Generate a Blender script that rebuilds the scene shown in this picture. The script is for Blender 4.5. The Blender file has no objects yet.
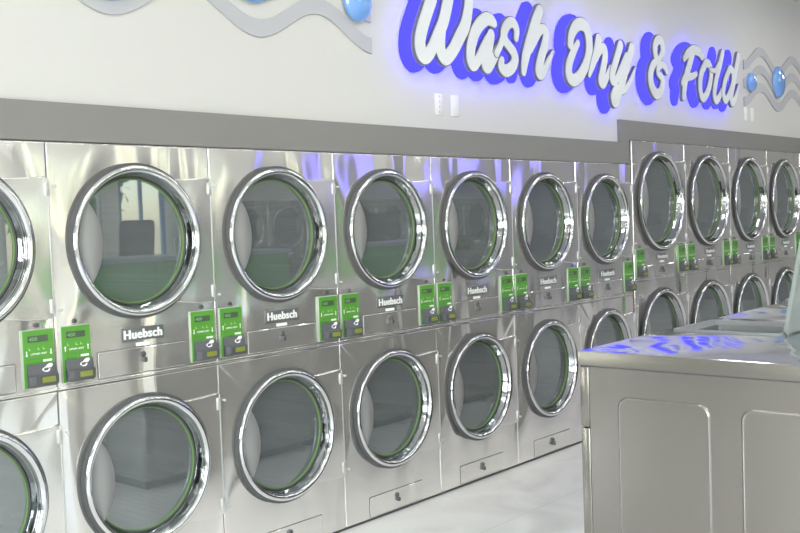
import bpy, bmesh, math, random
import numpy as np
from mathutils import Vector, Matrix
PI = math.pi
col = bpy.context.scene.collection
sc = bpy.context.scene

# ------------------------------------------------------------------ materials
def lin(r, g, b):
    f = lambda c: (c/255/12.92) if c/255 <= .04045 else ((c/255+.055)/1.055)**2.4
    return (f(r), f(g), f(b), 1)

def mat(name, color, rough=.5, metal=0., emit=None, estr=0., spec=.5, coat=0.):
    m = bpy.data.materials.new(name); m.use_nodes = True
    b = m.node_tree.nodes['Principled BSDF']
    b.inputs['Base Color'].default_value = color if len(color) == 4 else (*color, 1)
    b.inputs['Roughness'].default_value = rough
    b.inputs['Metallic'].default_value = metal
    b.inputs['Specular IOR Level'].default_value = spec
    b.inputs['Coat Weight'].default_value = coat
    if emit:
        b.inputs['Emission Color'].default_value = (*emit, 1)
        b.inputs['Emission Strength'].default_value = estr
    return m

def nd(m, t, **k):
    n = m.node_tree.nodes.new(t)
    for a, v in k.items(): setattr(n, a, v)
    return n

def wavy_steel(name, color, rough, strength, scale=(1.5, 1.5, 0.75), dist=.02, metal=.83, dent=1.9, grain=True, gr=.07, loc=(0, 0, 0)):
    """sheet steel that is never quite flat: long shallow buckles and a fine brushed grain"""
    m = mat(name, color, rough, metal)
    nt = m.node_tree; L = nt.links; b = nt.nodes['Principled BSDF']
    geo = nd(m, 'ShaderNodeNewGeometry')
    mp = nd(m, 'ShaderNodeMapping'); mp.inputs['Scale'].default_value = scale; mp.inputs['Location'].default_value = loc
    L.new(geo.outputs['Position'], mp.inputs['Vector'])
    n1 = nd(m, 'ShaderNodeTexNoise'); n1.inputs['Scale'].default_value = dent
    n1.inputs['Detail'].default_value = 1.2; n1.inputs['Distortion'].default_value = .6
    n1.inputs['Roughness'].default_value = .42
    L.new(mp.outputs[0], n1.inputs['Vector'])
    b1 = nd(m, 'ShaderNodeBump'); b1.inputs['Strength'].default_value = strength; b1.inputs['Distance'].default_value = dist
    L.new(n1.outputs['Fac'], b1.inputs['Height'])
    L.new(b1.outputs[0], b.inputs['Normal'])
    if grain:
        mp2 = nd(m, 'ShaderNodeMapping'); mp2.inputs['Scale'].default_value = (260, 260, 5)
        L.new(geo.outputs['Position'], mp2.inputs['Vector'])
        n2 = nd(m, 'ShaderNodeTexNoise'); n2.inputs['Scale'].default_value = 1.; n2.inputs['Detail'].default_value = 2
        L.new(mp2.outputs[0], n2.inputs['Vector'])
        mr = nd(m, 'ShaderNodeMapRange'); mr.inputs['To Min'].default_value = rough*(1-gr); mr.inputs['To Max'].default_value = rough*(1+gr)
        L.new(n2.outputs['Fac'], mr.inputs['Value']); L.new(mr.outputs[0], b.inputs['Roughness'])
    return m

STEEL = wavy_steel('steel_sheet', (.86, .845, .81), .13, 1., dist=.055, scale=(1.8, 1.8, .55), grain=False)
DOORSTEEL = wavy_steel('steel_door_sheet', (.86, .845, .81), .14, .7, dist=.02)
BRUSH = wavy_steel('steel_brushed', (.30, .284, .262), .25, .25, dist=.01, metal=.93, gr=.05)
TOPSTEEL = wavy_steel('steel_top', (.66, .66, .68), .08, 1., scale=(2., 1.3, 1.), dist=.025, metal=.95, dent=1.2, grain=False, loc=(0, 0, 1.1))
def crown(m):
    # the pressed top sheet is dished: it climbs from its edge towards the opening
    L = m.node_tree.links; b = m.node_tree.nodes['Principled BSDF']
    old = b.inputs['Normal'].links[0].from_node
    tc = nd(m, 'ShaderNodeTexCoord'); sp = nd(m, 'ShaderNodeSeparateXYZ'); L.new(tc.outputs['Object'], sp.inputs[0])
    def mth(op, a, b_=None):
        n = nd(m, 'ShaderNodeMath'); n.operation = op
        for i, v in enumerate((a, b_)):
            if v is None: continue
            if isinstance(v, (int, float)): n.inputs[i].default_value = v
            else: L.new(v, n.inputs[i])
        return n.outputs[0]
    x = mth('DIVIDE', sp.outputs['X'], .8); ex = mth('EXPONENT', mth('MULTIPLY', x, -1.))
    y = mth('MULTIPLY', sp.outputs['Y'], .22)
    h = mth('ADD', mth('SUBTRACT', 1., ex), y)
    bp = nd(m, 'ShaderNodeBump'); bp.inputs['Strength'].default_value = 1.; bp.inputs['Distance'].default_value = .155
    L.new(h, bp.inputs['Height']); L.new(bp.outputs[0], old.inputs['Normal'])
crown(TOPSTEEL)
CHROME = mat('chrome', (.70, .71, .72), .06, 1.)
FUNNEL = mat('funnel_dark_chrome', (.40, .41, .42), .08, 1.)
def ripple(m, sc_, st):
    L = m.node_tree.links
    geo = nd(m, 'ShaderNodeNewGeometry'); n = nd(m, 'ShaderNodeTexNoise'); n.inputs['Scale'].default_value = sc_
    L.new(geo.outputs['Position'], n.inputs['Vector'])
    b = nd(m, 'ShaderNodeBump'); b.inputs['Strength'].default_value = st; b.inputs['Distance'].default_value = .01
    L.new(n.outputs['Fac'], b.inputs['Height']); L.new(b.outputs[0], m.node_tree.nodes['Principled BSDF'].inputs['Normal'])
ripple(CHROME, 9, .35); ripple(FUNNEL, 12, .5)
GASKET = mat('gasket_rubber', lin(88, 89, 91), .7, spec=.15)
GREENRING = mat('green_seal', lin(108, 146, 76), .5)
HANDLE = mat('handle_plastic', lin(150, 151, 150), .45)
GREEN = mat('green_panel', lin(88, 152, 58), .4)
FRAMEGREY = mat('panel_frame', lin(170, 185, 165), .35, .3)
DKGREEN = mat('button_green', lin(60, 140, 60), .5)
DISPLAY = mat('display_dark', lin(76, 92, 72), .3)
DIGIT = mat('display_digits', lin(100, 150, 100), .5, emit=(.25, .5, .25), estr=.25)
PALEGREEN = mat('icon_pale_green', lin(165, 225, 130), .5)
WHITE = mat('white_print', lin(240, 243, 240), .5)
READER = mat('reader_plastic', lin(84, 86, 90), .45)
LCD = mat('reader_lcd', lin(128, 136, 58), .3, emit=(.32, .38, .06), estr=.08)
LCDB = mat('reader_lcd_frame', lin(80, 82, 88), .3)
BADGE = mat('badge_plate', lin(108, 110, 112), .3, .3)
DARK = mat('dark_metal', lin(92, 92, 94), .4, .3)
SEAM = mat('seam_dark', lin(85, 85, 88), .6)
DRUMBACK = mat('drum_back', lin(120, 124, 126), .4, .5)
STRIP = mat('hinge_edge', lin(205, 206, 205), .3, .6)

# drum: perforated steel
DRUM = mat('drum_perforated', lin(135, 138, 140), .35, .6)
def perf(m):
    L = m.node_tree.links; b = m.node_tree.nodes['Principled BSDF']
    tc = nd(m, 'ShaderNodeTexCoord'); mp = nd(m, 'ShaderNodeMapping'); mp.inputs['Scale'].default_value = (70, 70, 70)
    L.new(tc.outputs['Object'], mp.inputs['Vector'])
    v = nd(m, 'ShaderNodeTexVoronoi'); v.inputs['Scale'].default_value = 1; v.inputs['Randomness'].default_value = .0
    L.new(mp.outputs[0], v.inputs['Vector'])
    cr = nd(m, 'ShaderNodeValToRGB'); cr.color_ramp.elements[0].position = .30; cr.color_ramp.elements[1].position = .34
    cr.color_ramp.elements[0].color = lin(100, 103, 105); cr.color_ramp.elements[1].color = lin(140, 143, 145)
    L.new(v.outputs['Distance'], cr.inputs[0]); L.new(cr.outputs[0], b.inputs['Base Color'])
perf(DRUM)

# door glass: mirror-like single pane, grey haze mixed into its colour
def glass_mat(name, tint, haze, hazefac, ior):
    m = bpy.data.materials.new(name); m.use_nodes = True; nt = m.node_tree; nt.nodes.clear(); L = nt.links
    out = nd(m, 'ShaderNodeOutputMaterial'); mx = nd(m, 'ShaderNodeMixShader'); mx2 = nd(m, 'ShaderNodeMixShader')
    tr = nd(m, 'ShaderNodeBsdfTransparent'); tr.inputs[0].default_value = tint
    df = nd(m, 'ShaderNodeBsdfDiffuse'); df.inputs[0].default_value = haze
    gl = nd(m, 'ShaderNodeBsdfGlossy'); gl.inputs['Roughness'].default_value = .015; gl.inputs[0].default_value = (.95, 1, 1, 1)
    fr = nd(m, 'ShaderNodeFresnel'); fr.inputs['IOR'].default_value = ior
    mx2.inputs[0].default_value = hazefac
    L.new(tr.outputs[0], mx2.inputs[1]); L.new(df.outputs[0], mx2.inputs[2])
    L.new(fr.outputs[0], mx.inputs[0]); L.new(mx2.outputs[0], mx.inputs[1]); L.new(gl.outputs[0], mx.inputs[2])
    L.new(mx.outputs[0], out.inputs[0])
    return m
DOORGLASS = glass_mat('door_glass', (.50, .55, .55, 1), (.36, .40, .41, 1), .34, 2.6)
WINGLASS = glass_mat('window_glass', (.95, .97, .97, 1), (.8, .8, .8, 1), .0, 1.45)

# ------------------------------------------------------------------ mesh helpers
def link(name, bm, m, parent=None, loc=None, angle=32, closed=True, wn=False):
    if closed: bmesh.ops.recalc_face_normals(bm, faces=bm.faces)
    lim = math.radians(angle)
    for f in bm.faces: f.smooth = True
    for e in bm.edges:
        if len(e.link_faces) == 2:
            try: e.smooth = e.calc_face_angle() < lim
            except ValueError: e.smooth = True
    me = bpy.data.meshes.new(name); bm.to_mesh(me); bm.free()
    ms = m if isinstance(m, (list, tuple)) else [m]
    for x in ms: me.materials.append(x)
    o = bpy.data.objects.new(name, me); col.objects.link(o)
    if parent is not None: o.parent = parent
    if loc: o.location = loc
    if wn:
        md = o.modifiers.new('flat', 'WEIGHTED_NORMAL'); md.keep_sharp = True; md.weight = 100
    return o

def box(bm, x0, x1, y0, y1, z0, z1, bev=0., seg=2, mi=0, mtx=None):
    t = bmesh.new()
    bmesh.ops.create_cube(t, size=1)
    for v in t.verts:
        v.co = Vector(((x0+x1)/2+v.co.x*(x1-x0), (y0+y1)/2+v.co.y*(y1-y0), (z0+z1)/2+v.co.z*(z1-z0)))
    if bev: bmesh.ops.bevel(t, geom=list(t.edges), offset=bev, segments=seg, affect='EDGES', profile=.5)
    merge(bm, t, mi, mtx)

def merge(bm, t, mi=0, mtx=None):
    vs = {}
    for v in t.verts:
        vs[v] = bm.verts.new(mtx @ v.co if mtx else v.co)
    for f in t.faces:
        try:
            g = bm.faces.new([vs[v] for v in f.verts]); g.material_index = mi
        except ValueError: pass
    t.free()

def BX(*a, **k):
    bm = bmesh.new(); box(bm, *a, **k); return bm

def loft(bm, rings, close=True, capa=False, capb=False, mi=0):
    """rings: lists of points, same count; skins neighbouring rings"""
    R = [[bm.verts.new(p) for p in r] for r in rings]
    n = len(R[0])
    for a, b in zip(R, R[1:]):
        for i in range(n if close else n-1):
            j = (i+1) % n
            f = bm.faces.new((a[i], a[j], b[j], b[i])); f.material_index = mi
    if capa: f = bm.faces.new(R[0]); f.material_index = mi
    if capb: f = bm.faces.new(R[-1][::-1]); f.material_index = mi
    return R

def lathe_y(prof, cx, cz, n=96, capa=False, capb=False):
    """revolve (r, y) round the axis parallel to Y through (cx, cz)"""
    bm = bmesh.new()
    loft(bm, [[(cx+r*math.cos(2*PI*i/n), y, cz+r*math.sin(2*PI*i/n)) for i in range(n)] for r, y in prof], capa=capa, capb=capb)
    return bm

def lathe_z(prof, cx, cy, n=48, capa=False, capb=False, bm=None):
    bm = bm or bmesh.new()
    loft(bm, [[(cx+r*math.cos(2*PI*i/n), cy+r*math.sin(2*PI*i/n), z) for i in range(n)] for r, z in prof], capa=capa, capb=capb)
    return bm

def rrect(x0, x1, z0, z1, r, n=6):
    P = []
    for cx, cz, a in ((x1-r, z1-r, 0), (x0+r, z1-r, 90), (x0+r, z0+r, 180), (x1-r, z0+r, 270)):
        for i in range(n+1):
            t = math.radians(a+90*i/n); P.append((cx+r*math.cos(t), cz+r*math.sin(t)))
    return P

def text_bm(s, width, height, bold=0., ext=.0006, mi=0, bm=None, loc=(0, 0, 0)):
    """flat lettering in the XZ plane, centred on loc, facing -Y"""
    cu = bpy.data.curves.new('t', 'FONT'); cu.body = s; cu.align_x = 'CENTER'; cu.align_y = 'CENTER'
    cu.size = 1; cu.offset = min(bold, .02); cu.resolution_u = 4; cu.space_character = 1.0+bold*1.5
    o = bpy.data.objects.new('t', cu); col.objects.link(o)
    dg = bpy.context.evaluated_depsgraph_get(); me = bpy.data.meshes.new_from_object(o.evaluated_get(dg))
    xs = [v.co.x for v in me.vertices]; ys = [v.co.y for v in me.vertices]
    sx = width/(max(xs)-min(xs)); sy = height/(max(ys)-min(ys)); mx = (max(xs)+min(xs))/2; my = (max(ys)+min(ys))/2
    t = bmesh.new(); t.from_mesh(me)
    for v in t.verts: v.co = Vector(((v.co.x-mx)*sx+loc[0], loc[1], (v.co.y-my)*sy+loc[2]))
    bpy.data.objects.remove(o); bpy.data.curves.remove(cu); bpy.data.meshes.remove(me)
    bm = bm or bmesh.new()
    if bold:
        for k in (-1, 1):
            merge(bm, t.copy(), mi, Matrix.Translation((k*bold*height*.9, -.00008*k, 0)))
    merge(bm, t, mi); return bm

def poly(bm, pts, y, mi=0):
    f = bm.faces.new([bm.verts.new((x, y, z)) for x, z in pts]); f.material_index = mi

def thing(name, label, cat, loc=(0, 0, 0), group=None, rz=0):
    o = bpy.data.objects.new(name, None); col.objects.link(o); o.location = loc; o.rotation_euler = (0, 0, rz)
    o.empty_display_size = .1
    return tag(o, label, cat, group)
def tag(o, label, cat, group=None):
    o['label'] = label; o['category'] = cat
    if group: o['group'] = group
    return o
def struct(o): o['kind'] = 'structure'; return o
def copy_tree(o, parent=None):
    c = o.copy(); col.objects.link(c)
    if parent is not None: c.parent = parent
    for ch in list(o.children): copy_tree(ch, c)
    return c

# ------------------------------------------------------------------ the stacked dryer
def ray_rect(cx, cz, a, x0, x1, z0, z1):
    dx, dz = math.cos(a), math.sin(a); t = 1e9
    if dx > 1e-9: t = min(t, (x1-cx)/dx)
    if dx < -1e-9: t = min(t, (x0-cx)/dx)
    if dz > 1e-9: t = min(t, (z1-cz)/dz)
    if dz < -1e-9: t = min(t, (z0-cz)/dz)
    return (cx+dx*t, cz+dz*t)

def front_panel(x0, x1, z0, z1, cx, cz, R):
    A = sorted(set([2*PI*i/96 for i in range(96)] + [math.atan2(z-cz, x-cx) % (2*PI) for x in (x0, x1) for z in (z0, z1)]))
    rings = [[(cx+R*math.cos(a), y, cz+R*math.sin(a)) for a in A] for y in (.03, .004)]
    rings.append([(cx+(R+.004)*math.cos(a), 0, cz+(R+.004)*math.sin(a)) for a in A])
    # a few rings between the hole and the edge so that the sheet shades smoothly
    for d, y in ((.006, 0), (.0025, .001), (.0007, .0035), (0, .007), (0, .04)):
        r = []
        for a in A:
            p = ray_rect(cx, cz, a, x0, x1, z0, z1)
            r.append((min(max(p[0], x0+d), x1-d), y, min(max(p[1], z0+d), z1-d)))
        rings.append(r)
    bm = bmesh.new(); loft(bm, rings); return bm

def door_wing(cx, cz, R, xr, ztop, zbot):
    """the door's sheet: runs from under the ring to the hinge edge on the right"""
    def bez(p0, p1, p2, p3, n):
        return [tuple(sum(c*q[i] for c, q in zip(((1-t)**3, 3*(1-t)**2*t, 3*(1-t)*t*t, t**3), (p0, p1, p2, p3))) for i in (0, 1)) for t in [k/n for k in range(n+1)]]
    a0, a1 = math.radians(66), math.radians(-60)
    s = (cx+R*math.cos(a0), cz+R*math.sin(a0)); e = (cx+R*math.cos(a1), cz+R*math.sin(a1))
    top = bez(s, (s[0]+.07, s[1]-.035), (xr-.14, ztop-.004), (xr, ztop), 14)
    right = [(xr, ztop+(zbot-ztop)*k/8) for k in range(1, 9)]
    bot = bez((xr, zbot), (xr-.12, zbot-.003), (e[0]+.08, e[1]-.012), e, 14)[1:]
    O = top+right+bot; n = len(O)
    I = []
    for k, p in enumerate(O):
        a = a0+(a1-a0)*k/(n-1); I.append((cx+(R-.03)*math.cos(a), cz+(R-.03)*math.sin(a)))
    def inset(P, d):
        c = (cx+R*.8, cz); out = []
        for x, z in P:
            v = Vector((x-c[0], z-c[1])); l = v.length; out.append((x-min(d, l)*v.x/l, z-min(d, l)*v.y/l))
        return out
    bm = bmesh.new()
    Od = inset(O, .006)
    loft(bm, [[(x, -.012, z) for x, z in I], [(x, -.012, z) for x, z in Od], [(x, -.009, z) for x, z in inset(O, .0015)],
              [(x, -.002, z) for x, z in O], [(x, .001, z) for x, z in O]], close=False)
    return bm

def make_door(par, cx, cz, R, xr, zt, zb):
    d = link('door', door_wing(cx, cz, R-.016, xr, zt, zb), DOORSTEEL, par, closed=False, wn=True)
    # bright edge of the door sheet at the hinge
    link('hinge_edge', BX(xr-.004, xr+.0035, -.0135, -.002, zb+.006, zt-.006, bev=.002), STRIP, d)
    for z in (zt-.05, zb+.05):
        bm = bmesh.new(); box(bm, xr-.016, xr+.0035, -.019, -.009, z-.028, z+.028, bev=.003)
        link('hinge', bm, STRIP, d)
    # rubber collar seen as the dark side of the ring
    link('gasket', lathe_y([(R-.030, .0), (R-.002, -.0125), (R, -.015), (R-.004, -.021), (R-.010, -.026), (R-.016, -.027)], cx, cz, 128), GASKET, d)
    k = R/.329
    ch = [(R-.015, -.023), (R-.012, -.027), (R-.013, -.033), (R-.018, -.038), (R-.026, -.040), (R-.034, -.038), (R-.040, -.032), (R-.043, -.022)]
    fu = [(R-.043, -.022), (R-.045, -.008), (R-.050, -.003), (R-.051, .008), (R-.055, .012), (R-.055*k, .032)]
    link('funnel', lathe_y(fu, cx, cz, 96), FUNNEL, d, angle=60)
    link('chrome_ring', lathe_y(ch, cx, cz, 128), CHROME, d, angle=60)
    rg = R-.055*k
    link('inner_seal', lathe_y([(rg+.001, .026), (rg-.004, .018), (rg-.008, .021), (rg-.011, .031)], cx, cz), GASKET, d)
    link('green_ring', lathe_y([(rg-.009, .026), (rg-.0105, .022), (rg-.013, .022), (rg-.0145, .028)], cx, cz), GREENRING, d)
    bm = bmesh.new(); n = 64
    rr = rg-.010
    c = bm.verts.new((cx, .029, cz)); V = [bm.verts.new((cx+rr*math.cos(2*PI*i/n), .029, cz+rr*math.sin(2*PI*i/n))) for i in range(n)]
    for i in range(n): bm.faces.new((c, V[i], V[(i+1) % n]))
    link('glass', bm, DOORGLASS, d, closed=False)
    # lens-shaped grip on the left of the opening
    ri = R-.044; hz = .168*k; dx = -math.sqrt(ri*ri-hz*hz)
    bm = bmesh.new(); L = []; Rr = []
    sag = .060*k
    rad = (hz*hz+sag*sag)/(2*sag)
    m = 20
    for i in range(m+1):
        z = -hz+2*hz*i/m
        L.append((cx-math.sqrt(ri*ri-z*z), cz+z)); Rr.append((cx+dx+math.sqrt(max(rad*rad-z*z, 0))-(rad-sag), cz+z))
    rings = []
    for t, y in ((0, -.004), (0, -.013), (.5, -.0135), (1, -.013), (1, -.007)):
        rings.append([(a[0]+(b[0]-a[0])*t, y, a[1]) for a, b in zip(L, Rr)])
    loft(bm, rings, close=False)
    link('door_handle', bm, HANDLE, d, closed=False)
    return d

def make_control(par, x0, x1, z0, z1, up):
    w, h = x1-x0, z1-z0
    X = lambda u: x0+u*w
    Z = lambda v: z0+v*h
    p = link('control_panel', BX(x0, x1, -.007, .0, z0, z1, bev=.002), FRAMEGREY, par)
    link('face_plate', BX(x0+.003, x1-.003, -.0085, -.006, z0+.003, z1-.003), GREEN, p)
    bm = BX(X(.17), X(.80), -.0105, -.0085, Z(.785), Z(.895), bev=.0005, seg=1)
    link('display', bm, DISPLAY, p)
    link('display_digits', text_bm('400', w*.26, h*.065, .01, loc=(X(.33), -.0112, Z(.84))), DIGIT, p)
    bm = text_bm(('UPPER' if up else 'LOWER')+' UNIT', w*.50, h*.032, .02, loc=(X(.50), -.0095, Z(.585)))
    for u in (.12, .88):
        c = Z(.60); s = 1 if up else -1; a = w*.035
        poly(bm, [(X(u)-a*.5, c-s*h*.045), (X(u)+a*.5, c-s*h*.045), (X(u)+a*.5, c+s*.005), (X(u)+a*1.3, c+s*.005), (X(u), c+s*h*.052), (X(u)-a*1.3, c+s*.005), (X(u)-a*.5, c+s*.005)], -.0095)
    poly(bm, [(X(.62), Z(.435)), (X(.90), Z(.435)), (X(.90), Z(.475)), (X(.62), Z(.475))], -.0095)
    link('lettering', bm, WHITE, p, closed=False)
    for u in (.22, .50, .66):
        bm = bmesh.new(); a_, b_ = .010, .030
        poly(bm, [(X(u-b_), Z(.65)), (X(u+b_), Z(.65)), (X(u+b_), Z(.662)), (X(u-a_), Z(.662)), (X(u-a_), Z(.695)), (X(u-b_), Z(.695))], -.0094)
        link('panel_icon', bm, PALEGREEN, p, closed=False)
    bm = bmesh.new()
    for v in (.50, .435):
        for i in range(4):
            if v < .45 and i == 3: continue
            uc = X(.20+.125*i); box(bm, uc-.0035, uc+.0035, -.0105, -.0085, Z(v)-.002, Z(v)+.002)
    link('button_row', bm, DKGREEN, p)
    # wedge-shaped card reader
    rx0, rx1 = X(.10), X(.99); rz0, rz1 = Z(.02), Z(.405); zq = rz0+(rz1-rz0)*.50
    def ring(x, dy):
        return [(x, -.008, rz0), (x, -.008, rz1), (x, -.016-dy*.2, rz1), (x, -.028-dy, zq+.010), (x, -.030-dy, zq+.006),
                (x, -.038-dy, zq), (x, -.038-dy, rz0+.010), (x, -.026-dy, rz0)]
    bm = bmesh.new()
    loft(bm, [ring(rx0, -.012), ring(rx0+w*.16, 0), ring(rx1-.006, 0), ring(rx1, -.004)], capa=True, capb=True)
    link('card_reader', bm, READER, p, angle=20)
    zc = (rz0+rz1)/2
    bm = BX(X(.38), X(.92), -.0395, -.0375, rz0+.011, zq-.001, bev=.0005, seg=1)
    link('reader_bezel', bm, LCDB, p)
    link('reader_screen', BX(X(.44), X(.86), -.0405, -.039, rz0+.0165, zq-.006), LCD, p)
    # hand-and-card mark on the sloping top of the reader
    bm = bmesh.new()
    za, zb_ = rz1, zq+.010; ya, yb = -.0165, -.0285
    def on(u, v):   # v 0 bottom .. 1 top of the slope
        z = zb_+(za-zb_)*v; y = yb+(ya-yb)*v-.0008; return (X(u-.07), y, z)
    def pol(P): bm.faces.new([bm.verts.new(on(*q)) for q in P])
    pol([(.70, .66), (.80, .95), (.92, .98), (.95, .80), (.88, .52), (.77, .50)])
    pol([(.60, .20), (.58, .42), (.66, .62), (.69, .58), (.63, .42), (.64, .26)])
    pol([(.64, .10), (.62, .22), (.74, .22), (.80, .42), (.84, .40), (.80, .16), (.74, .06)])
    pol([(.67, .58), (.72, .66), (.76, .60), (.70, .50)])
    link('card_mark', bm, WHITE, p, closed=False)
    return p

def make_stack(spec, label, group):
    W, H, R = spec['W'], spec['H'], spec['R']; cx = W/2; zm = spec['zm']
    t = thing('stacked_dryer', label, 'dryer', group=group)
    e = .0015
    # cabinet shell: sides, top, back, floor, mid shelf
    bm = bmesh.new(); yb = 1.04
    box(bm, e, e+.004, .035, yb, .03, H-.003); box(bm, W-e-.004, W-e, .035, yb, .03, H-.003)
    box(bm, e+.004, W-e-.004, .035, yb, H-.008, H-.003); box(bm, e+.004, W-e-.004, yb-.004, yb, .03, H-.008)
    box(bm, e+.004, W-e-.004, .035, yb-.004, .03, .035); box(bm, e+.004, W-e-.004, .035, yb-.004, zm-.004, zm)
    link('cabinet', bm, DARK, t)
    link('toe_kick', BX(e, W-e, .012, .05, 0, .018), SEAM, t)
    hole = R-.040
    for (z0, z1, cz) in ((.016, zm-.003, spec['cl']), (zm-.001, H, spec['cu'])):
        link('front_panel', front_panel(e, W-e, z0, z1, cx, cz, hole), STEEL, t, wn=True)
        k = hole-.012
        bm = lathe_y([(k, .03), (k, .12), (k+.05 if k+.05 < cx-.02 else cx-.02, .13), (min(k+.05, cx-.02), .80)], cx, 0, 64)
        o = link('drum', bm, DRUM, t, closed=False); o.location = (0, 0, cz)
        bm = lathe_y([(min(k+.05, cx-.02), .80), (.10, .79), (.06, .77), (.005, .765)], cx, 0, 64)
        b = link('drum_back', bm, DRUMBACK, o, closed=False)
        for i in range(3):      # lifting ribs
            a = math.radians(100+120*i); rr = min(k+.05, cx-.02)
            bm = bmesh.new()
            P = [((rr-.001)*math.cos(a-.16), (rr-.001)*math.sin(a-.16)), ((rr-.07)*math.cos(a-.03), (rr-.07)*math.sin(a-.03)),
                 ((rr-.07)*math.cos(a+.03), (rr-.07)*math.sin(a+.03)), ((rr-.001)*math.cos(a+.16), (rr-.001)*math.sin(a+.16))]
            loft(bm, [[(cx+x, y, z) for x, z in P] for y in (.14, .79)], close=False)
            link('drum_rib', bm, DRUMBACK, o, closed=False)
        dt = spec['dt']; make_door(t, cx, cz, R, W-.004, cz+dt[0], cz+dt[1])
        for s in (dt[0]-.04, dt[1]+.03):      # small latch pins left of the door
            link('latch_pin', lathe_y([(.006, 0), (.006, -.008), (.003, -.012), (.0005, -.0125)], .030, cz+s, 12), STRIP, t)
    # coin-box style drawers with a lock
    for (a, b_) in (spec['dl'], spec['du']):
        P = lambda d: rrect(spec['dx'][0]+d, spec['dx'][1]-d, a+d, b_-d, .004, 3)
        bm = bmesh.new(); loft(bm, [[(x, y, z) for x, z in P(d)] for d, y in ((0, .001), (0, -.003), (.0025, -.005))], capb=True)
        dr = link('service_drawer', bm, STEEL, t, wn=True)
        sh = bmesh.new(); o_ = rrect(spec['dx'][0]-.003, spec['dx'][1]+.003, a-.003, b_+.003, .006, 3)
        i_ = rrect(spec['dx'][0]+.001, spec['dx'][1]-.001, a+.001, b_-.001, .004, 3)
        loft(sh, [[(x, -.0006, z) for x, z in o_], [(x, -.0006, z) for x, z in i_]])
        link('drawer_gap', sh, SEAM, dr, closed=False)
        lz = b_-.030
        bm = lathe_y([(.013, -.004), (.013, -.012), (.010, -.016), (.004, -.017), (.0005, -.014)], cx, lz, 20)
        link('drawer_lock', bm, DARK, dr)
        bm = bmesh.new(); box(bm, cx-.006, cx+.010, -.026, -.006, lz-.034, lz-.012, bev=.003, mtx=None)
        link('lock_tab', bm, DARK, dr)
    # ledge between the units
    link('ledge', BX(.004, W-.004, -.006, .0, zm+.004, zm+.014, bev=.002), STEEL, t, wn=True)
    # name badge and small plate
    bx = spec['bx']; bz = spec['bz']
    bd = link('badge', BX(bx[0], bx[1], -.007, .0, bz[0], bz[1], bev=.002), BADGE, t)
    link('badge_lettering', text_bm('Huebsch', (bx[1]-bx[0])*.90, (bz[1]-bz[0])*.68, .055, loc=((bx[0]+bx[1])/2, -.0075, (bz[0]+bz[1])/2)), WHITE, bd, closed=False)
    mx = (bx[0]+bx[1])/2
    bm = BX(mx-.033, mx+.033, -.003, .0, bz[0]-.024, bz[0]-.010)
    link('size_plate', bm, WHITE, t)
    for (x0, x1, up) in ((*spec['pl'], True), (*spec['pr'], False)):
        make_control(t, x0, x1, spec['pz'][0], spec['pz'][1], up)
        link('panel_lock', lathe_y([(.010, .0), (.010, -.005), (.008, -.009), (.0005, -.009)], x0+(x1-x0)*.5, spec['pz'][1]+.016, 20), DARK, t)
    return t

SMALL = dict(W=.80, H=1.968, R=.329, zm=.982, cl=.582, cu=1.562, dt=(.270, -.292), dx=(.185, .625), dl=(.025, .130), du=(1.004, 1.110),
             bx=(.300, .512), bz=(1.140, 1.197), pl=(.020, .154), pr=(.655, .790), pz=(1.008, 1.236))
BIG = dict(W=.907, H=2.146, R=.393, zm=1.074, cl=.605, cu=1.682, dt=(.325, -.345), dx=(.215, .690), dl=(.025, .125), du=(1.096, 1.186),
           bx=(.370, .560), bz=(1.225, 1.272), pl=(.022, .160), pr=(.747, .885), pz=(1.100, 1.322))

small_labels = {
 -2: 'stainless two-door dryer stack next beyond the one cut off by the left picture edge',
 -1: 'stainless dryer stack cut off by the left picture edge, only its right side showing',
 0: 'stainless dryer stack whose upper door mirrors a window, largest fully shown at the left',
 1: 'stainless dryer stack second from the left of those shown whole, below the switchless grey trim',
 2: 'stainless dryer stack below the left end of the sign, third of those shown whole',
 3: 'stainless dryer stack standing below the word Wash, bluish sheen on its top panel',
 4: 'stainless dryer stack below the gap between the words Wash and Dry, left of the lowest floor corner',
 5: 'last low dryer stack, touching the taller group, lower door half hidden by the washers'}
small_labels[1] = 'stainless dryer stack second from the left of those shown whole'
small_labels[4] = 'fifth whole stainless dryer stack from the left, its drawer next to the washer corner'
big_labels = {
 0: 'first of the taller dryer stacks, where the grey trim steps up',
 1: 'second of the taller dryer stacks, right of the stack at the trim step',
 2: 'third of the taller dryer stacks, behind the open tub of the washer',
 3: 'fourth of the taller dryer stacks, left of the raised washer lid',
 4: 'tall dryer stack cut by the right picture edge behind the raised lid',
 5: 'tall dryer stack farthest to the right, beyond the picture edge'}
s0 = make_stack(SMALL, small_labels[0], 'low stacked dryers along the wall')
for k in (-2, -1, 1, 2, 3, 4, 5):
    c = copy_tree(s0); c.location = (k*.80, 0, 0); c['label'] = small_labels[k]
X6 = 4.826
b0 = make_stack(BIG, big_labels[0], 'tall stacked dryers along the wall'); b0.location = (X6, 0, 0)
for k in (1, 2, 3, 4, 5):
    c = copy_tree(b0); c.location = (X6+k*.907, 0, 0); c['label'] = big_labels[k]

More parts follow.
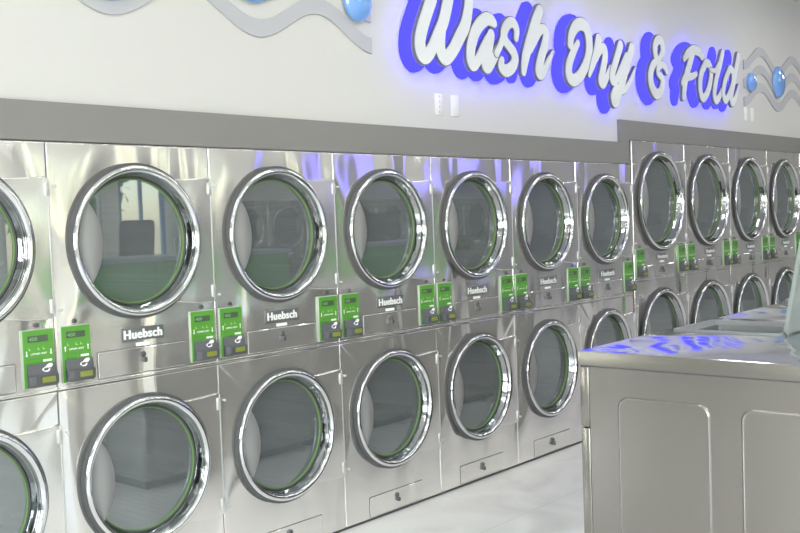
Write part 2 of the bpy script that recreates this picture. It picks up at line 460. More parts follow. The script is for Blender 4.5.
# ------------------------------------------------------------------ room
XL, XR, YB, ZC = -5.5, 15.0, -8.6, 3.7
WALLM = mat('wall_paint', lin(206, 206, 203), .6)
WALL2 = mat('side_wall_paint', lin(232, 232, 228), .6)
def paint(m, sc_=40, st=.08):
    L = m.node_tree.links; geo = nd(m, 'ShaderNodeNewGeometry'); n = nd(m, 'ShaderNodeTexNoise'); n.inputs['Scale'].default_value = sc_
    L.new(geo.outputs['Position'], n.inputs['Vector']); b = nd(m, 'ShaderNodeBump'); b.inputs['Strength'].default_value = st; b.inputs['Distance'].default_value = .002
    L.new(n.outputs['Fac'], b.inputs['Height']); L.new(b.outputs[0], m.node_tree.nodes['Principled BSDF'].inputs['Normal'])
paint(WALLM)
CEILM = mat('ceiling_paint', lin(228, 228, 226), .8)
TRIMM = mat('grey_trim_paint', lin(130, 129, 127), .5)
paint(TRIMM, 60, .05)
FLOORM = mat('floor_tile', (.7, .7, .7), .18)
def floor_nodes(m):
    L = m.node_tree.links; b = m.node_tree.nodes['Principled BSDF']; geo = nd(m, 'ShaderNodeNewGeometry')
    n = nd(m, 'ShaderNodeTexNoise'); n.inputs['Scale'].default_value = 1.6; n.inputs['Detail'].default_value = 8; n.inputs['Distortion'].default_value = 1.2
    L.new(geo.outputs['Position'], n.inputs['Vector'])
    cr = nd(m, 'ShaderNodeValToRGB'); cr.color_ramp.elements[0].position = .32; cr.color_ramp.elements[1].position = .62
    cr.color_ramp.elements[0].color = lin(228, 227, 224); cr.color_ramp.elements[1].color = lin(247, 246, 243)
    L.new(n.outputs['Fac'], cr.inputs[0])
    br = nd(m, 'ShaderNodeTexBrick'); br.inputs['Scale'].default_value = 1.; br.inputs['Mortar Size'].default_value = .0035
    br.inputs['Brick Width'].default_value = 1.2; br.inputs['Row Height'].default_value = .6; br.inputs['Mortar Smooth'].default_value = .3
    L.new(geo.outputs['Position'], br.inputs['Vector'])
    mx = nd(m, 'ShaderNodeMix'); mx.data_type = 'RGBA'
    L.new(br.outputs['Fac'], mx.inputs[0]); L.new(cr.outputs[0], mx.inputs[6]); mx.inputs[7].default_value = lin(225, 224, 221)
    L.new(mx.outputs[2], b.inputs['Base Color'])
floor_nodes(FLOORM)
def S(name, bm, m): return struct(link(name, bm, m))
S('floor', BX(XL, XR, YB, 1.25, -.1, 0), FLOORM)
S('ceiling', BX(XL, XR, YB, 1.25, ZC, ZC+.1), CEILM)
S('wall_front', BX(XL, XR, .030, .15, 1.985, ZC), WALLM) if False else None
# bulkhead above the machines, lower edge steps up over the taller ones
bm = bmesh.new()
P = [(XL, 2.0), (4.72, 2.0), (4.72, 2.17), (XR, 2.17), (XR, ZC), (XL, ZC)]
loft(bm, [[(x, y, z) for x, z in P] for y in (.03, .15)], capa=True, capb=True)
S('wall_front', bm, WALLM)
bm = bmesh.new()
P = [(XL, 1.972), (4.808, 1.972), (4.808, 2.150), (XR, 2.150), (XR, 2.310), (4.668, 2.297), (4.668, 2.130), (XL, 2.122)]
loft(bm, [[(x, y, z) for x, z in P] for y in (.006, .029)], capa=True, capb=True)
S('trim_1', bm, TRIMM)
S('wall_service', BX(XL, XR, 1.15, 1.25, 0, ZC), WALL2)
# wall at the far right end
WALL3 = mat('grey_end_wall_paint', lin(150, 150, 150), .6)
S('wall_right', BX(XR, XR+.1, YB, 1.25, 0, ZC), WALL3)
# left wall with three daylight openings; back wall with shop windows
def wall_with_holes(name, a0, a1, holes, fixed, axis):
    bm = bmesh.new(); t = .12
    def seg(u0, u1, z0, z1):
        if u1-u0 < .001 or z1-z0 < .001: return
        if axis == 'y': box(bm, fixed-t, fixed, u0, u1, z0, z1)
        else: box(bm, u0, u1, fixed-t, fixed, z0, z1)
    cur = a0
    for (u0, u1, z0, z1) in holes:
        seg(cur, u0, 0, ZC); seg(u0, u1, 0, z0); seg(u0, u1, z1, ZC); cur = u1
    seg(cur, a1, 0, ZC)
    return S(name, bm, WALL2)
left_holes = [(-7.9, -5.9, .5, 2.9), (-5.5, -3.5, .5, 2.9), (-3.1, -1.1, .5, 2.9)]
back_holes = [(-4.6, -2.4, .7, 2.8), (-1.8, .4, .7, 2.8), (2.6, 4.1, .7, 2.5), (4.35, 5.85, .7, 2.5), (6.1, 6.9, .7, 2.5)]
wall_with_holes('wall_left', YB, 1.25, left_holes, XL, 'y')
wall_with_holes('wall_back', XL, XR, back_holes, YB, 'x')
WFR = mat('window_frame_white', lin(215, 216, 216), .4)
BLUEFR = mat('window_frame_blue', lin(70, 130, 190), .4)
wn = 0
for (u0, u1, z0, z1), axis in [(h, 'y') for h in left_holes]+[(h, 'x') for h in back_holes]:
    wn += 1
    bm = bmesh.new(); f = .06
    def fb(a, b, c, d):
        if axis == 'y': box(bm, XL-.09, XL-.03, a, b, c, d, bev=.004, seg=1)
        else: box(bm, a, b, YB-.09, YB-.03, c, d, bev=.004, seg=1)
    fb(u0, u0+f, z0, z1); fb(u1-f, u1, z0, z1); fb(u0+f, u1-f, z0, z0+f); fb(u0+f, u1-f, z1-f, z1)
    m_ = (u0+u1)/2; fb(m_-.02, m_+.02, z0+f, z1-f)
    w = S('window_%d' % wn, bm, BLUEFR if wn == 8 else WFR)
    bm = bmesh.new()
    if axis == 'y': box(bm, XL-.064, XL-.058, u0+f, u1-f, z0+f, z1-f)
    else: box(bm, u0+f, u1-f, YB-.064, YB-.058, z0+f, z1-f)
    link('pane', bm, WINGLASS, w)

# outside: pavement and two trees seen only mirrored in the first dryer door
LEAF = mat('leaves', lin(90, 140, 80), .7); BARK = mat('bark', lin(120, 100, 85), .8); PAVE = mat('pavement', lin(170, 168, 160), .8)
o = S('ground_outside', BX(-14, 22, -22, YB-.13, -.15, -.02), PAVE)
rnd = random.Random(3)
for i, (x, y, lb) in enumerate(((8.2, -14, 'leafy street tree outside, mirrored in the first upper dryer door'), (5.2, -15.5, 'leafy street tree outside, left of the one mirrored in the door'))):
    t = thing('street_tree', lb, 'tree', (x, y, -.02), 'street trees outside the shop')
    link('trunk', lathe_z([(.16, 0), (.12, 1.2), (.10, 2.6)], 0, 0, 12, capb=True), BARK, t)
    bm = bmesh.new()
    for k in range(900):
        a, b_, r = rnd.uniform(0, 2*PI), rnd.uniform(-1, 1), rnd.uniform(.7, 1)
        c = Vector((1.6*r*math.cos(a)*math.sqrt(1-b_*b_), 1.6*r*math.sin(a)*math.sqrt(1-b_*b_), 2.9+1.5*r*b_))
        q = [Vector([rnd.uniform(-.16, .16) for _ in range(3)])+c for _ in range(3)]
        bm.faces.new([bm.verts.new(p) for p in q])
    f = link('foliage', bm, LEAF, t, closed=False)

# ceiling lights
PANEL = mat('light_diffuser', (.9, .9, .9), .6, emit=(1, .985, .95), estr=21.)
FIX = mat('light_housing', lin(215, 215, 213), .5)
cl = None
rowname = {-1.3: 'nearest the dryer wall', -4.0: 'over the washers', -6.9: 'nearest the shop windows'}
for ry in (-1.3, -4.0, -6.9):
    for i in range(7):
        x = -3.6+2.7*i
        lb = 'long white ceiling light %s, %s of its row counted from the left' % (rowname[ry], ('first', 'second', 'third', 'fourth', 'fifth', 'sixth', 'seventh')[i])
        if cl is None:
            cl = thing('ceiling_light', lb, 'ceiling light', (x, ry, ZC), 'linear ceiling lights')
            link('housing', BX(-.62, .62, -.10, .10, -.05, -.0005, bev=.006), FIX, cl)
            link('diffuser', BX(-.60, .60, -.085, .085, -.062, -.0505), PANEL, cl)
        else:
            c = copy_tree(cl); c.location = (x, ry, ZC); c['label'] = lb

# ------------------------------------------------------------------ wall decoration
BANDM = mat('wave_band_grey', lin(182, 183, 188), .5)
PEB = mat('blue_glass_pebble', lin(115, 165, 232), .1, spec=.8, coat=1.)
def wave_band(x0, x1, zc, lam, xmin, label, group):
    bm = bmesh.new(); n = 90; up = []; dn = []
    for i in range(n+1):
        x = x0+(x1-x0)*i/n
        f = lambda q: zc-.080*math.cos(2*PI*(q-xmin)/lam)
        z = f(x); up.append((x, z+.043)); dn.append((x, z-.043))
    rings = []
    for y, d in ((.0295, 0), (.022, 0), (.020, .003)):
        rings.append([(x, y, z-d) for x, z in up]+[(x, y, z+d) for x, z in reversed(dn)])
    R = loft(bm, rings)
    F = R[-1]; m = n+1
    for i in range(n): bm.faces.new((F[i], F[i+1], F[2*m-2-i], F[2*m-1-i]))
    return tag(link('wave_band', bm, BANDM), label, 'wall decoration', group)
for i, nm in enumerate(('lowest', 'middle', 'topmost')):
    wave_band(-.92, 1.962, 2.631+.167*i, .82, .335, '%s grey wavy band on the white wall left of the sign' % nm, 'grey wave bands on the wall')
    wave_band(7.085, 10.1, 2.668+.169*i, .86, 7.085, '%s grey wavy band on the white wall right of the sign' % nm, 'grey wave bands on the wall')
def pebble(cx, cz, rx, rz, label):
    bm = bmesh.new(); n = 40
    prof = [(0.985, 0), (1, .15), (.97, .38), (.88, .62), (.72, .82), (.5, .94), (.25, .99), (.02, 1)]
    loft(bm, [[(rx*r*math.cos(2*PI*i/n), -.050*h, rz*r*math.sin(2*PI*i/n)) for i in range(n)] for r, h in prof], capa=True, capb=True)
    o = link('glass_pebble', bm, PEB); o.location = (cx, .0195, cz)
    return tag(o, label, 'wall decoration', 'blue pebbles on the wave bands')
pebble(1.850, 2.780, .102, .118, 'blue oval pebble at the end of the waves left of the word Wash')
pebble(1.125, 2.800, .145, .135, 'blue pebble in the middle dip of the left waves, cut by the top edge')
pebble(.32, 2.690, .17, .125, 'large blue pebble in the leftmost wave dip, cut by the top edge')
pebble(7.235, 2.776, .086, .088, 'small blue oval pebble right after the word Fold')
pebble(7.935, 2.832, .145, .155, 'large blue oval pebble on the waves at the right')
PLATE = mat('white_plate', lin(232, 232, 230), .35)
def plate(x, z, label, w=.078, h=.125, marks=False):
    o = link('wall_plate', BX(-w/2, w/2, -.006, 0, -h/2, h/2, bev=.002), PLATE); o.location = (x, .030, z)
    tag(o, label, 'wall plate', 'white plates on the wall')
    if marks:
        bm = bmesh.new()
        for i in range(4): box(bm, -.004, .004, -.0075, -.006, -.045+.03*i-.006, -.045+.03*i+.006)
        link('socket_row', bm, mat('socket_grey', lin(190, 190, 190), .5), o)
    else:
        link('screw', lathe_y([(.003, -.006), (.003, -.0075), (.0005, -.0075)], 0, .045, 10), FIX, o)
    return o
plate(2.536, 2.276, 'white wall plate with small sockets below the word Wash', marks=True)
plate(2.688, 2.276, 'blank white wall plate right of the one with sockets')
plate(7.123, 2.476, 'left one of two white plates below the waves at the right')
plate(7.278, 2.478, 'right one of two white plates below the waves at the right')

# ------------------------------------------------------------------ the sign
BODY = mat('letter_return', lin(128, 128, 134), .5)
FACE = mat('letter_face', lin(224, 228, 232), .5, spec=.3)
BLUE = mat('blue_backlight', (.02, .02, .05), .5, emit=(.12, .10, 1.), estr=20.)
def halo_mat():
    m = mat('blue_halo_glow', lin(60, 60, 200), 1., spec=0., emit=(.114, .105, 2.), estr=1.)
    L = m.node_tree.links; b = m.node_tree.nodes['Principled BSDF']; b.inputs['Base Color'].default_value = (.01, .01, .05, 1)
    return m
HALO = halo_mat()  # added panels glow in place of the blue halo lit on the wall
def field(strokes, X, Zg):
    D = np.full(X.shape, 9.)
    for st in strokes:
        for (x0, z0, r0), (x1, z1, r1) in zip(st, st[1:]):
            dx, dz = x1-x0, z1-z0; l2 = dx*dx+dz*dz+1e-12
            t = np.clip(((X-x0)*dx+(Zg-z0)*dz)/l2, 0, 1)
            D = np.minimum(D, np.hypot(X-x0-t*dx, Zg-z0-t*dz)-(r0+t*(r1-r0)))
    return D
def smooth(st, n=5):
    P = [st[0]]+list(st)+[st[-1]]; out = []
    for i in range(1, len(P)-2):
        for k in range(n):
            t = k/n
            out.append(tuple(.5*((2*P[i][j])+(-P[i-1][j]+P[i+1][j])*t+(2*P[i-1][j]-5*P[i][j]+4*P[i+1][j]-P[i+2][j])*t*t+(-P[i-1][j]+3*P[i][j]-3*P[i+1][j]+P[i+2][j])*t**3) for j in range(3)))
    out.append(tuple(st[-1])); return out
def slab(strokes, off, y0, y1, h=.007):
    """outline of brush strokes grown by off, as a plate between y0 (front) and y1"""
    xs = [p[0] for s in strokes for p in s]; zs = [p[1] for s in strokes for p in s]; m = .08+off
    gx = np.arange(min(xs)-m, max(xs)+m, h); gz = np.arange(min(zs)-m, max(zs)+m, h)
    X, Zg = np.meshgrid(gx, gz, indexing='ij'); D = field(strokes, X, Zg)-off
    D[np.abs(D) < 1e-5] = 1e-5
    bm = bmesh.new(); vc = {}
    def V(key, p):
        if key not in vc: vc[key] = bm.verts.new((p[0], y0, p[1]))
        return vc[key]
    ins = D < 0
    any4 = ins[:-1, :-1] | ins[1:, :-1] | ins[1:, 1:] | ins[:-1, 1:]
    for i, j in np.argwhere(any4):
        c = [(i, j), (i+1, j), (i+1, j+1), (i, j+1)]; out = []
        for a, b in zip(c, c[1:]+c[:1]):
            da, db = D[a], D[b]
            if da < 0: out.append(V(a, (gx[a[0]], gz[a[1]])))
            if (da < 0) != (db < 0):
                t = da/(da-db); key = (min(a, b), max(a, b))
                out.append(V(key, (gx[a[0]]+(gx[b[0]]-gx[a[0]])*t, gz[a[1]]+(gz[b[1]]-gz[a[1]])*t)))
        if len(out) >= 3:
            try: bm.faces.new(out)
            except ValueError: pass
    be = [e for e in bm.edges if len(e.link_faces) == 1]
    new = {}
    for e in be:
        for v in e.verts:
            if v not in new: new[v] = bm.verts.new((v.co.x, y1, v.co.z))
    for e in be:
        a, b = e.verts; bm.faces.new((a, b, new[b], new[a]))
    return bm
SIGN = {'Wash': ('white cursive word Wash with a blue glow behind', {'W': [[(2.435, 2.944, 0.036), (2.409, 2.89, 0.042), (2.384, 2.841, 0.045), (2.311, 2.707, 0.046), (2.275, 2.617, 0.047), (2.275, 2.551, 0.047), (2.308, 2.518, 0.045), (2.364, 2.554, 0.042), (2.44, 2.66, 0.043), (2.493, 2.743, 0.045), (2.541, 2.863, 0.045), (2.559, 2.934, 0.042)],
    [(2.493, 2.743, 0.03), (2.464, 2.649, 0.038), (2.457, 2.569, 0.044), (2.499, 2.527, 0.044), (2.568, 2.578, 0.044), (2.639, 2.664, 0.046), (2.697, 2.74, 0.046), (2.729, 2.826, 0.042), (2.741, 2.892, 0.041), (2.739, 2.973, 0.036)]], 'a': [[(2.985, 2.786, 0.03), (2.955, 2.8, 0.038), (2.908, 2.802, 0.042), (2.847, 2.769, 0.044), (2.786, 2.707, 0.044), (2.748, 2.632, 0.043), (2.734, 2.569, 0.042), (2.742, 2.526, 0.04), (2.765, 2.512, 0.038), (2.807, 2.545, 0.036), (2.856, 2.608, 0.034), (2.906, 2.671, 0.032), (2.944, 2.709, 0.03)],
    [(2.95, 2.712, 0.036), (2.928, 2.647, 0.04), (2.896, 2.576, 0.04), (2.883, 2.53, 0.042), (2.905, 2.512, 0.04), (2.946, 2.545, 0.036), (2.996, 2.604, 0.033), (3.047, 2.669, 0.03)]], 's': [[(2.996, 2.604, 0.026), (3.047, 2.669, 0.026), (3.077, 2.722, 0.028)],
    [(3.213, 2.719, 0.024), (3.221, 2.776, 0.03), (3.18, 2.814, 0.034), (3.123, 2.794, 0.036), (3.083, 2.741, 0.036), (3.092, 2.692, 0.034), (3.136, 2.66, 0.034), (3.18, 2.627, 0.036), (3.194, 2.582, 0.038), (3.153, 2.532, 0.04), (3.087, 2.507, 0.04), (3.04, 2.531, 0.032), (3.05, 2.568, 0.026)]], 'h': [[(3.485, 2.923, 0.043), (3.437, 2.85, 0.046), (3.379, 2.747, 0.046), (3.328, 2.657, 0.044), (3.295, 2.578, 0.038), (3.281, 2.515, 0.026)],
    [(3.371, 2.661, 0.02), (3.432, 2.744, 0.03), (3.484, 2.8, 0.034), (3.535, 2.815, 0.032), (3.558, 2.782, 0.034), (3.532, 2.707, 0.038), (3.493, 2.635, 0.04), (3.463, 2.569, 0.04), (3.459, 2.531, 0.04), (3.486, 2.519, 0.038), (3.534, 2.561, 0.03), (3.582, 2.619, 0.022), (3.633, 2.68, 0.012)]]}), 'Dry': ('white cursive word Dry with a blue glow behind', {'D': [[(3.88, 2.755, 0.034), (3.9, 2.824, 0.04), (3.96, 2.887, 0.044), (4.035, 2.91, 0.046), (4.103, 2.887, 0.046), (4.132, 2.805, 0.045), (4.121, 2.705, 0.045), (4.06, 2.614, 0.045), (3.979, 2.543, 0.045), (3.904, 2.516, 0.044), (3.853, 2.546, 0.042), (3.856, 2.616, 0.04), (3.909, 2.697, 0.034), (3.978, 2.774, 0.026)]], 'r': [[(4.257, 2.831, 0.04), (4.223, 2.743, 0.04), (4.166, 2.645, 0.032), (4.114, 2.564, 0.016)],
    [(4.22, 2.686, 0.02), (4.267, 2.751, 0.032), (4.327, 2.776, 0.036), (4.345, 2.719, 0.038), (4.304, 2.614, 0.038), (4.277, 2.546, 0.038), (4.305, 2.522, 0.036), (4.361, 2.575, 0.03), (4.418, 2.646, 0.024)]], 'y': [[(4.565, 2.82, 0.038), (4.494, 2.705, 0.038), (4.437, 2.611, 0.037), (4.438, 2.556, 0.036), (4.496, 2.571, 0.033), (4.571, 2.652, 0.032), (4.652, 2.75, 0.03)],
    [(4.738, 2.824, 0.038), (4.675, 2.714, 0.04), (4.612, 2.603, 0.04), (4.545, 2.508, 0.044), (4.489, 2.437, 0.05), (4.463, 2.413, 0.05), (4.45, 2.449, 0.045), (4.501, 2.493, 0.04), (4.607, 2.501, 0.028), (4.699, 2.573, 0.022), (4.788, 2.679, 0.012)]]}), '&': ('white cursive ampersand sign with a blue glow behind', {'ampersand': [[(5.209, 2.79, 0.026), (5.264, 2.853, 0.034), (5.248, 2.919, 0.036), (5.191, 2.932, 0.036), (5.138, 2.883, 0.036), (5.14, 2.812, 0.034), (5.17, 2.771, 0.032)],
    [(5.176, 2.772, 0.026), (5.095, 2.728, 0.036), (5.05, 2.653, 0.04), (5.064, 2.569, 0.042), (5.14, 2.51, 0.042), (5.218, 2.54, 0.038), (5.251, 2.612, 0.034), (5.233, 2.647, 0.03), (5.177, 2.671, 0.027), (5.179, 2.71, 0.028), (5.238, 2.745, 0.03), (5.293, 2.735, 0.03), (5.327, 2.699, 0.026)]]}), 'Fold': ('white cursive word Fold with a blue glow behind', {'F': [[(5.651, 2.831, 0.026), (5.717, 2.88, 0.036), (5.832, 2.919, 0.042), (5.934, 2.914, 0.04), (5.991, 2.88, 0.034)],
    [(5.806, 2.886, 0.038), (5.74, 2.788, 0.04), (5.671, 2.676, 0.04), (5.638, 2.583, 0.036), (5.621, 2.518, 0.028)],
    [(5.606, 2.633, 0.026), (5.664, 2.678, 0.034), (5.796, 2.702, 0.03), (5.866, 2.726, 0.026)]], 'o': [[(6.048, 2.829, 0.036), (5.961, 2.739, 0.036), (5.93, 2.628, 0.036), (5.969, 2.537, 0.036), (6.045, 2.563, 0.036), (6.125, 2.658, 0.036), (6.158, 2.764, 0.036), (6.115, 2.831, 0.036), (6.048, 2.829, 0.036)]], 'l': [[(6.143, 2.786, 0.02), (6.228, 2.786, 0.022), (6.309, 2.849, 0.02)],
    [(6.393, 2.948, 0.034), (6.324, 2.834, 0.036), (6.247, 2.708, 0.036), (6.206, 2.593, 0.036), (6.234, 2.534, 0.036), (6.302, 2.565, 0.03), (6.377, 2.646, 0.022)]], 'd': [[(6.535, 2.826, 0.034), (6.433, 2.726, 0.034), (6.383, 2.614, 0.034), (6.42, 2.547, 0.034), (6.503, 2.598, 0.034), (6.595, 2.711, 0.034), (6.596, 2.81, 0.034), (6.535, 2.826, 0.034)],
    [(6.728, 2.956, 0.036), (6.672, 2.838, 0.038), (6.603, 2.704, 0.038), (6.556, 2.602, 0.038), (6.573, 2.534, 0.037), (6.642, 2.583, 0.028), (6.723, 2.693, 0.016)]]})}
words = {}
for w, (wlabel, letters) in SIGN.items():
    xs = [p[0] for L_ in letters.values() for s in L_ for p in s]
    t = thing('sign_word' if w != '&' else 'sign_ampersand', wlabel, 'sign', (0, 0, 0), 'white cursive sign on the wall')
    allst = []
    for i, (ch, sts) in enumerate(letters.items()):
        st = [smooth(s) for s in sts]; allst += st; dy = -.0045*i
        b = link('letter', slab(st, .004, -.060+dy, -.038+dy), BODY, t, angle=40, closed=False)
        b['label'] = 'cursive letter %s' % ch if w != '&' else 'cursive ampersand'
        link('letter_face', slab(st, -.002, -.064+dy, -.060+dy), FACE, b, angle=40, closed=False)
        link('backlight', slab(st, -.012, -.0375+dy, -.0372+dy, h=.012), BLUE, b, closed=False)
    link('added_halo_panel', slab(allst, .034, .016, .029, h=.010), HALO, t, angle=40, closed=False)['label'] = 'added glowing panel in place of the blue halo on the wall'

# ------------------------------------------------------------------ top-load washers (island)
WX0, WY1, WY0, WZ = 1.464, -1.497, -2.745, 1.05
WWID = 1.396
LIDM = mat('lid_grey', lin(140, 149, 145), .3)
RIMM = mat('rim_grey', lin(132, 136, 136), .35, .2)
TUB = mat('tub_dark', lin(88, 88, 92), .45, .3)
SIDEM = BRUSH
def make_washer(label, open_lid):
    t = thing('top_load_washer', label, 'washer', (WX0, WY1, 0), 'top-load washers in the island')
    D = WY1-WY0
    # body shell
    bm = bmesh.new()
    box(bm, .006, WWID-.002, -D+.006, -.045, .06, .985)
    link('cabinet', bm, SIDEM, t)
    # front corner posts in two lengths
    for x0, x1 in ((.004, .05), (WWID-.05, WWID-.002)):
        link('corner_post', BX(x0, x1, -.043, -.002, .06, .733, bev=.004), SIDEM, t)
        link('corner_post', BX(x0, x1, -.043, -.002, .737, .985, bev=.004), SIDEM, t)
    link('front_cover', BX(.052, WWID-.052, -.043, -.004, .06, .985, bev=.004), SIDEM, t)
    link('base', BX(.03, WWID-.03, -D+.05, -.06, 0, .06), SEAM, t)
    # embossed side panels
    for y0, y1 in ((-1.062, -.680), (-.558, -.172)):
        y0, y1 = (-D+.190, -D+.190+.383) if y0 < -1 else (-.558, -.172)
        bm = bmesh.new()
        loft(bm, [[(x, y, z) for y, z in rrect(y0+d, y1-d, .16+d, .877-d, .045, 8)] for d, x in ((0, .0065), (.003, .0025), (.007, .0005), (.011, .0020))], capb=True)
        link('pressed_panel', bm, SIDEM, t, wn=True)
    # shadow gap and top cap with a rectangular hole
    link('top_gap', BX(.008, WWID-.004, -D+.008, -.004, .985, .992), SEAM, t)
    hx0, hx1, hy0, hy1 = .768, 1.196, -.545, -.055
    bm = bmesh.new()
    A = (0, WWID-.002, -D, .0)
    def rr(x0, x1, y0, y1, z): return [(x0, y0, z), (x1, y0, z), (x1, y1, z), (x0, y1, z)]
    loft(bm, [rr(hx0, hx1, hy0, hy1, WZ-.04), rr(hx0, hx1, hy0, hy1, WZ), rr(.003, A[1]-.003, A[2]+.003, -.003, WZ),
              rr(.0008, A[1]-.0008, A[2]+.0008, -.0008, WZ-.001), rr(0, A[1], A[2], 0, WZ-.004), rr(0, A[1], A[2], 0, .992)])
    for f in bm.faces:
        c = f.calc_center_median(); f.material_index = 0 if c.z > WZ-.0015 else 1
    link('top_panel', bm, [TOPSTEEL, SIDEM], t, angle=20)
    # rim, sloping throat, tub
    bm = bmesh.new()
    def q(d, z): return [(x, y, z) for x, y in rrect(hx0+d, hx1-d, hy0+d, hy1-d, max(.03-d*.3, .012), 5)]
    loft(bm, [q(-.010, WZ+.0005), q(-.008, WZ+.010), q(-.002, WZ+.012), q(.010, WZ+.010), q(.016, WZ+.001), q(.034, WZ-.012), q(.038, WZ-.006), q(.048, WZ-.006), q(.052, WZ-.03), q(.056, WZ-.10)])
    link('opening_rim', bm, RIMM, t)
    mx, my = (hx0+hx1)/2, (hy0+hy1)/2
    link('tub', lathe_z([(.205, WZ-.09), (.205, .50), (.19, .45), (.02, .44)], mx, my, 40), TUB, t, closed=False)
    link('agitator', lathe_z([(.11, .45), (.06, .50), (.045, .75), (.03, .78), (.002, .785)], mx, my, 24), RIMM, t)
    # lid
    l = bmesh.new()
    loft(l, [[(x, y, z) for x, y in rrect(hx0-.004+d, hx1+.004-d, 0+d, .49-d, .03, 5)] for d, z in ((0, 0), (0, .012), (.004, .017), (.02, .018))], capa=True, capb=True)
    lid = link('lid', l, LIDM, t)
    lid.location = (0, hy0-.004, WZ+.015)
    lid.rotation_euler = (math.radians(101 if open_lid else 0), 0, 0)
    if open_lid: lid.location.z = WZ+.010; lid.location.y = hy0-.012
    for x in (hx0+.05, hx1-.05):
        link('lid_hinge', BX(x-.02, x+.02, hy0-.026, hy0-.012, WZ+.0005, WZ+.012, bev=.002), RIMM, t)
    return t
make_washer('stainless top-load washer with its lid raised, nearest the camera', True)
w2 = make_washer('stainless top-load washer with closed lid behind the one with the raised lid', False); w2.location.x = WX0+WWID
w3 = copy_tree(w2); w3.location.x = WX0+2*WWID; w3['label'] = 'stainless top-load washer with closed lid at the far end of the row'

# ------------------------------------------------------------------ across the aisle (mirrored in doors and steel)
CGREEN = mat('counter_green', lin(72, 145, 58), .4); CTOP = mat('counter_top', lin(150, 155, 165), .3); BLK = mat('chair_black', lin(60, 62, 68), .5)
PERFS = mat('opposite_steel', lin(175, 175, 172), .25, .8)
def counter(x0, x1, y0, y1, label):
    t = thing('folding_counter', label, 'counter', ((x0+x1)/2, (y0+y1)/2, 0), 'green folding counters')
    a, b = (x1-x0)/2, (y1-y0)/2
    link('body', BX(-a+.03, a-.03, -b+.03, b-.03, .0, 1.26, bev=.004), CGREEN, t)
    link('worktop', BX(-a, a, -b, b, 1.26, 1.31, bev=.005), CTOP, t)
    n = int((x1-x0)/.8)
    for i in range(1, n): link('panel_joint', BX(-a+.8*i-.006, -a+.8*i+.006, b-.032, b-.026, .05, 1.24), SEAM, t)
counter(3.6, 6.4, -6.2, -5.4, 'long green folding counter across the aisle, mirrored in the first upper door')
counter(7.4, 9.8, -6.2, -5.4, 'long green folding counter across the aisle, mirrored in the second upper door')
def chair(x, y, rz, label):
    t = thing('black_chair', label, 'chair', (x, y, 0), 'black chairs by the counters', rz)
    link('seat', BX(-.23, .23, -.23, .23, .90, .96, bev=.02), BLK, t)
    bm = bmesh.new(); P = rrect(-.24, .24, 1.06, 1.72, .06, 5)
    loft(bm, [[(x_, -.22-.1*(z-1), z) for x_, z in P], [(x_, -.25-.1*(z-1), z) for x_, z in P]], capa=True, capb=True)
    link('backrest', bm, BLK, t)
    for sx in (-1, 1):
        link('back_post', BX(sx*.17-.012, sx*.17+.012, -.255, -.222, .92, 1.10), BLK, t)
        for sy in (-1, 1): link('leg', BX(sx*.19-.013, sx*.19+.013, sy*.19-.013, sy*.19+.013, 0, .905), BLK, t)
names = ['first', 'second', 'third', 'fourth', 'fifth', 'sixth']
for i, x in enumerate((3.9, 4.9, 5.9, 7.9, 9.1, 10.3)):
    chair(x, -6.75, PI, 'high black chair behind the green counters, %s from the left' % names[i])
ordn = names+['seventh', 'eighth']
for i in range(8):
    c = copy_tree(s0); c.location = (7.9+.80*i, -7.5, 0); c.rotation_euler = (0, 0, PI)
    c['label'] = 'stainless dryer stack on the far side, mirrored in the door glass, %s from the windows' % ordn[i]
    c['group'] = 'dryers on the far side of the room'
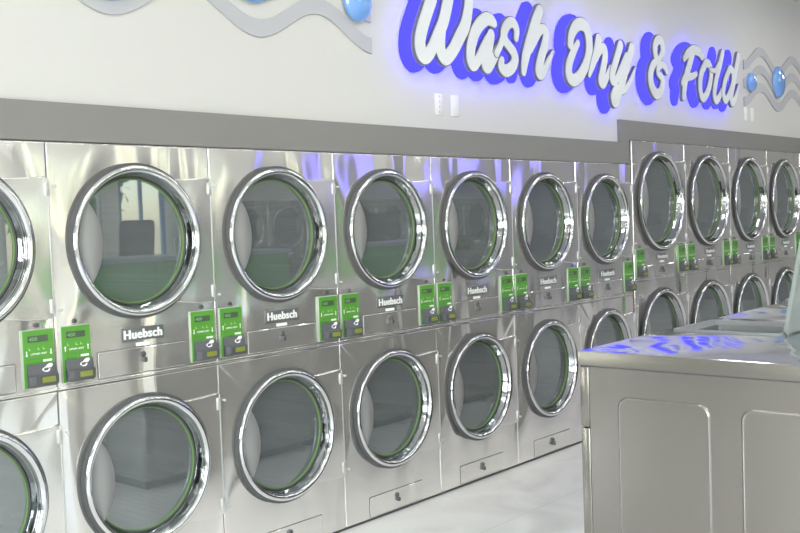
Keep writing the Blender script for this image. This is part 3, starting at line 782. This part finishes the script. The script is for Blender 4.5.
# blue tubes added opposite in place of an unseen lit sign; they tint the dryers
ADDEDBLUE = mat('added_blue_glow', (.1, .1, .3), .4, emit=(.15, .13, 1.), estr=6.)
for i in range(3):
    bm = bmesh.new(); rings = []
    for k in range(81):
        x = 11.4+3.2*k/80; z = 2.5+.28*i+.1*math.sin(2*PI*x/.9)
        rings.append([(x, YB+.0355+.035*math.cos(a), z+.035*math.sin(a)) for a in [2*PI*j/8 for j in range(8)]])
    loft(bm, rings, capa=True, capb=True)
    tag(link('added_glow_tube', bm, ADDEDBLUE), '%s added blue glow tube on the far wall, mirrored as blue sheen in the steel' % ('lowest', 'middle', 'topmost')[i], 'neon light', 'added blue glow tubes')

# ------------------------------------------------------------------ light, world, camera
w = bpy.data.worlds.new('World'); sc.world = w; w.use_nodes = True
bgn = w.node_tree.nodes['Background']
sky = w.node_tree.nodes.new('ShaderNodeTexSky'); sky.sky_type = 'NISHITA'; sky.sun_disc = False
sky.sun_elevation = math.radians(50); sky.sun_rotation = math.radians(200)
w.node_tree.links.new(sky.outputs[0], bgn.inputs[0]); bgn.inputs[1].default_value = .6
def window_light(name, loc, rot, sx, sy, e):
    l = bpy.data.lights.new(name, 'AREA'); l.shape = 'RECTANGLE'; l.size = sx; l.size_y = sy; l.energy = e; l.color = (1, .99, .95)
    o = bpy.data.objects.new(name, l); col.objects.link(o); o.location = loc; o.rotation_euler = rot
    l.cycles.is_portal = False
    return o
for i, h in enumerate(left_holes):
    window_light('daylight', (XL-.15, (h[0]+h[1])/2, 1.7), (0, math.radians(-90), 0), 2.4, 2.0, 190)

cam = bpy.data.cameras.new('camera'); co = bpy.data.objects.new('camera', cam); col.objects.link(co)
yaw, pitch, roll = .8589, -.0465, -.0362
f = Vector((math.sin(yaw)*math.cos(pitch), math.cos(yaw)*math.cos(pitch), math.sin(pitch)))
r0 = Vector((math.cos(yaw), -math.sin(yaw), 0)); u0 = r0.cross(f)
r = math.cos(roll)*r0+math.sin(roll)*u0; u = -math.sin(roll)*r0+math.cos(roll)*u0
M = Matrix((r, u, -f)).transposed().to_4x4(); M.translation = Vector((-2.0962, -3.6235, 1.6107))
co.matrix_world = M
cam.sensor_width = 36; cam.sensor_fit = 'HORIZONTAL'; cam.lens = 1003.01*36/800; cam.clip_end = 200
sc.camera = co
sc.view_settings.view_transform = 'Standard'; sc.view_settings.look = 'None'; sc.view_settings.gamma = 1
sc.view_settings.use_curve_mapping = False
sc.view_settings.exposure = 0.0
sc.cycles.max_bounces = 10; sc.cycles.glossy_bounces = 6; sc.cycles.transparent_max_bounces = 12
sc.cycles.sample_clamp_indirect = 6
sc.cycles.use_denoising = True
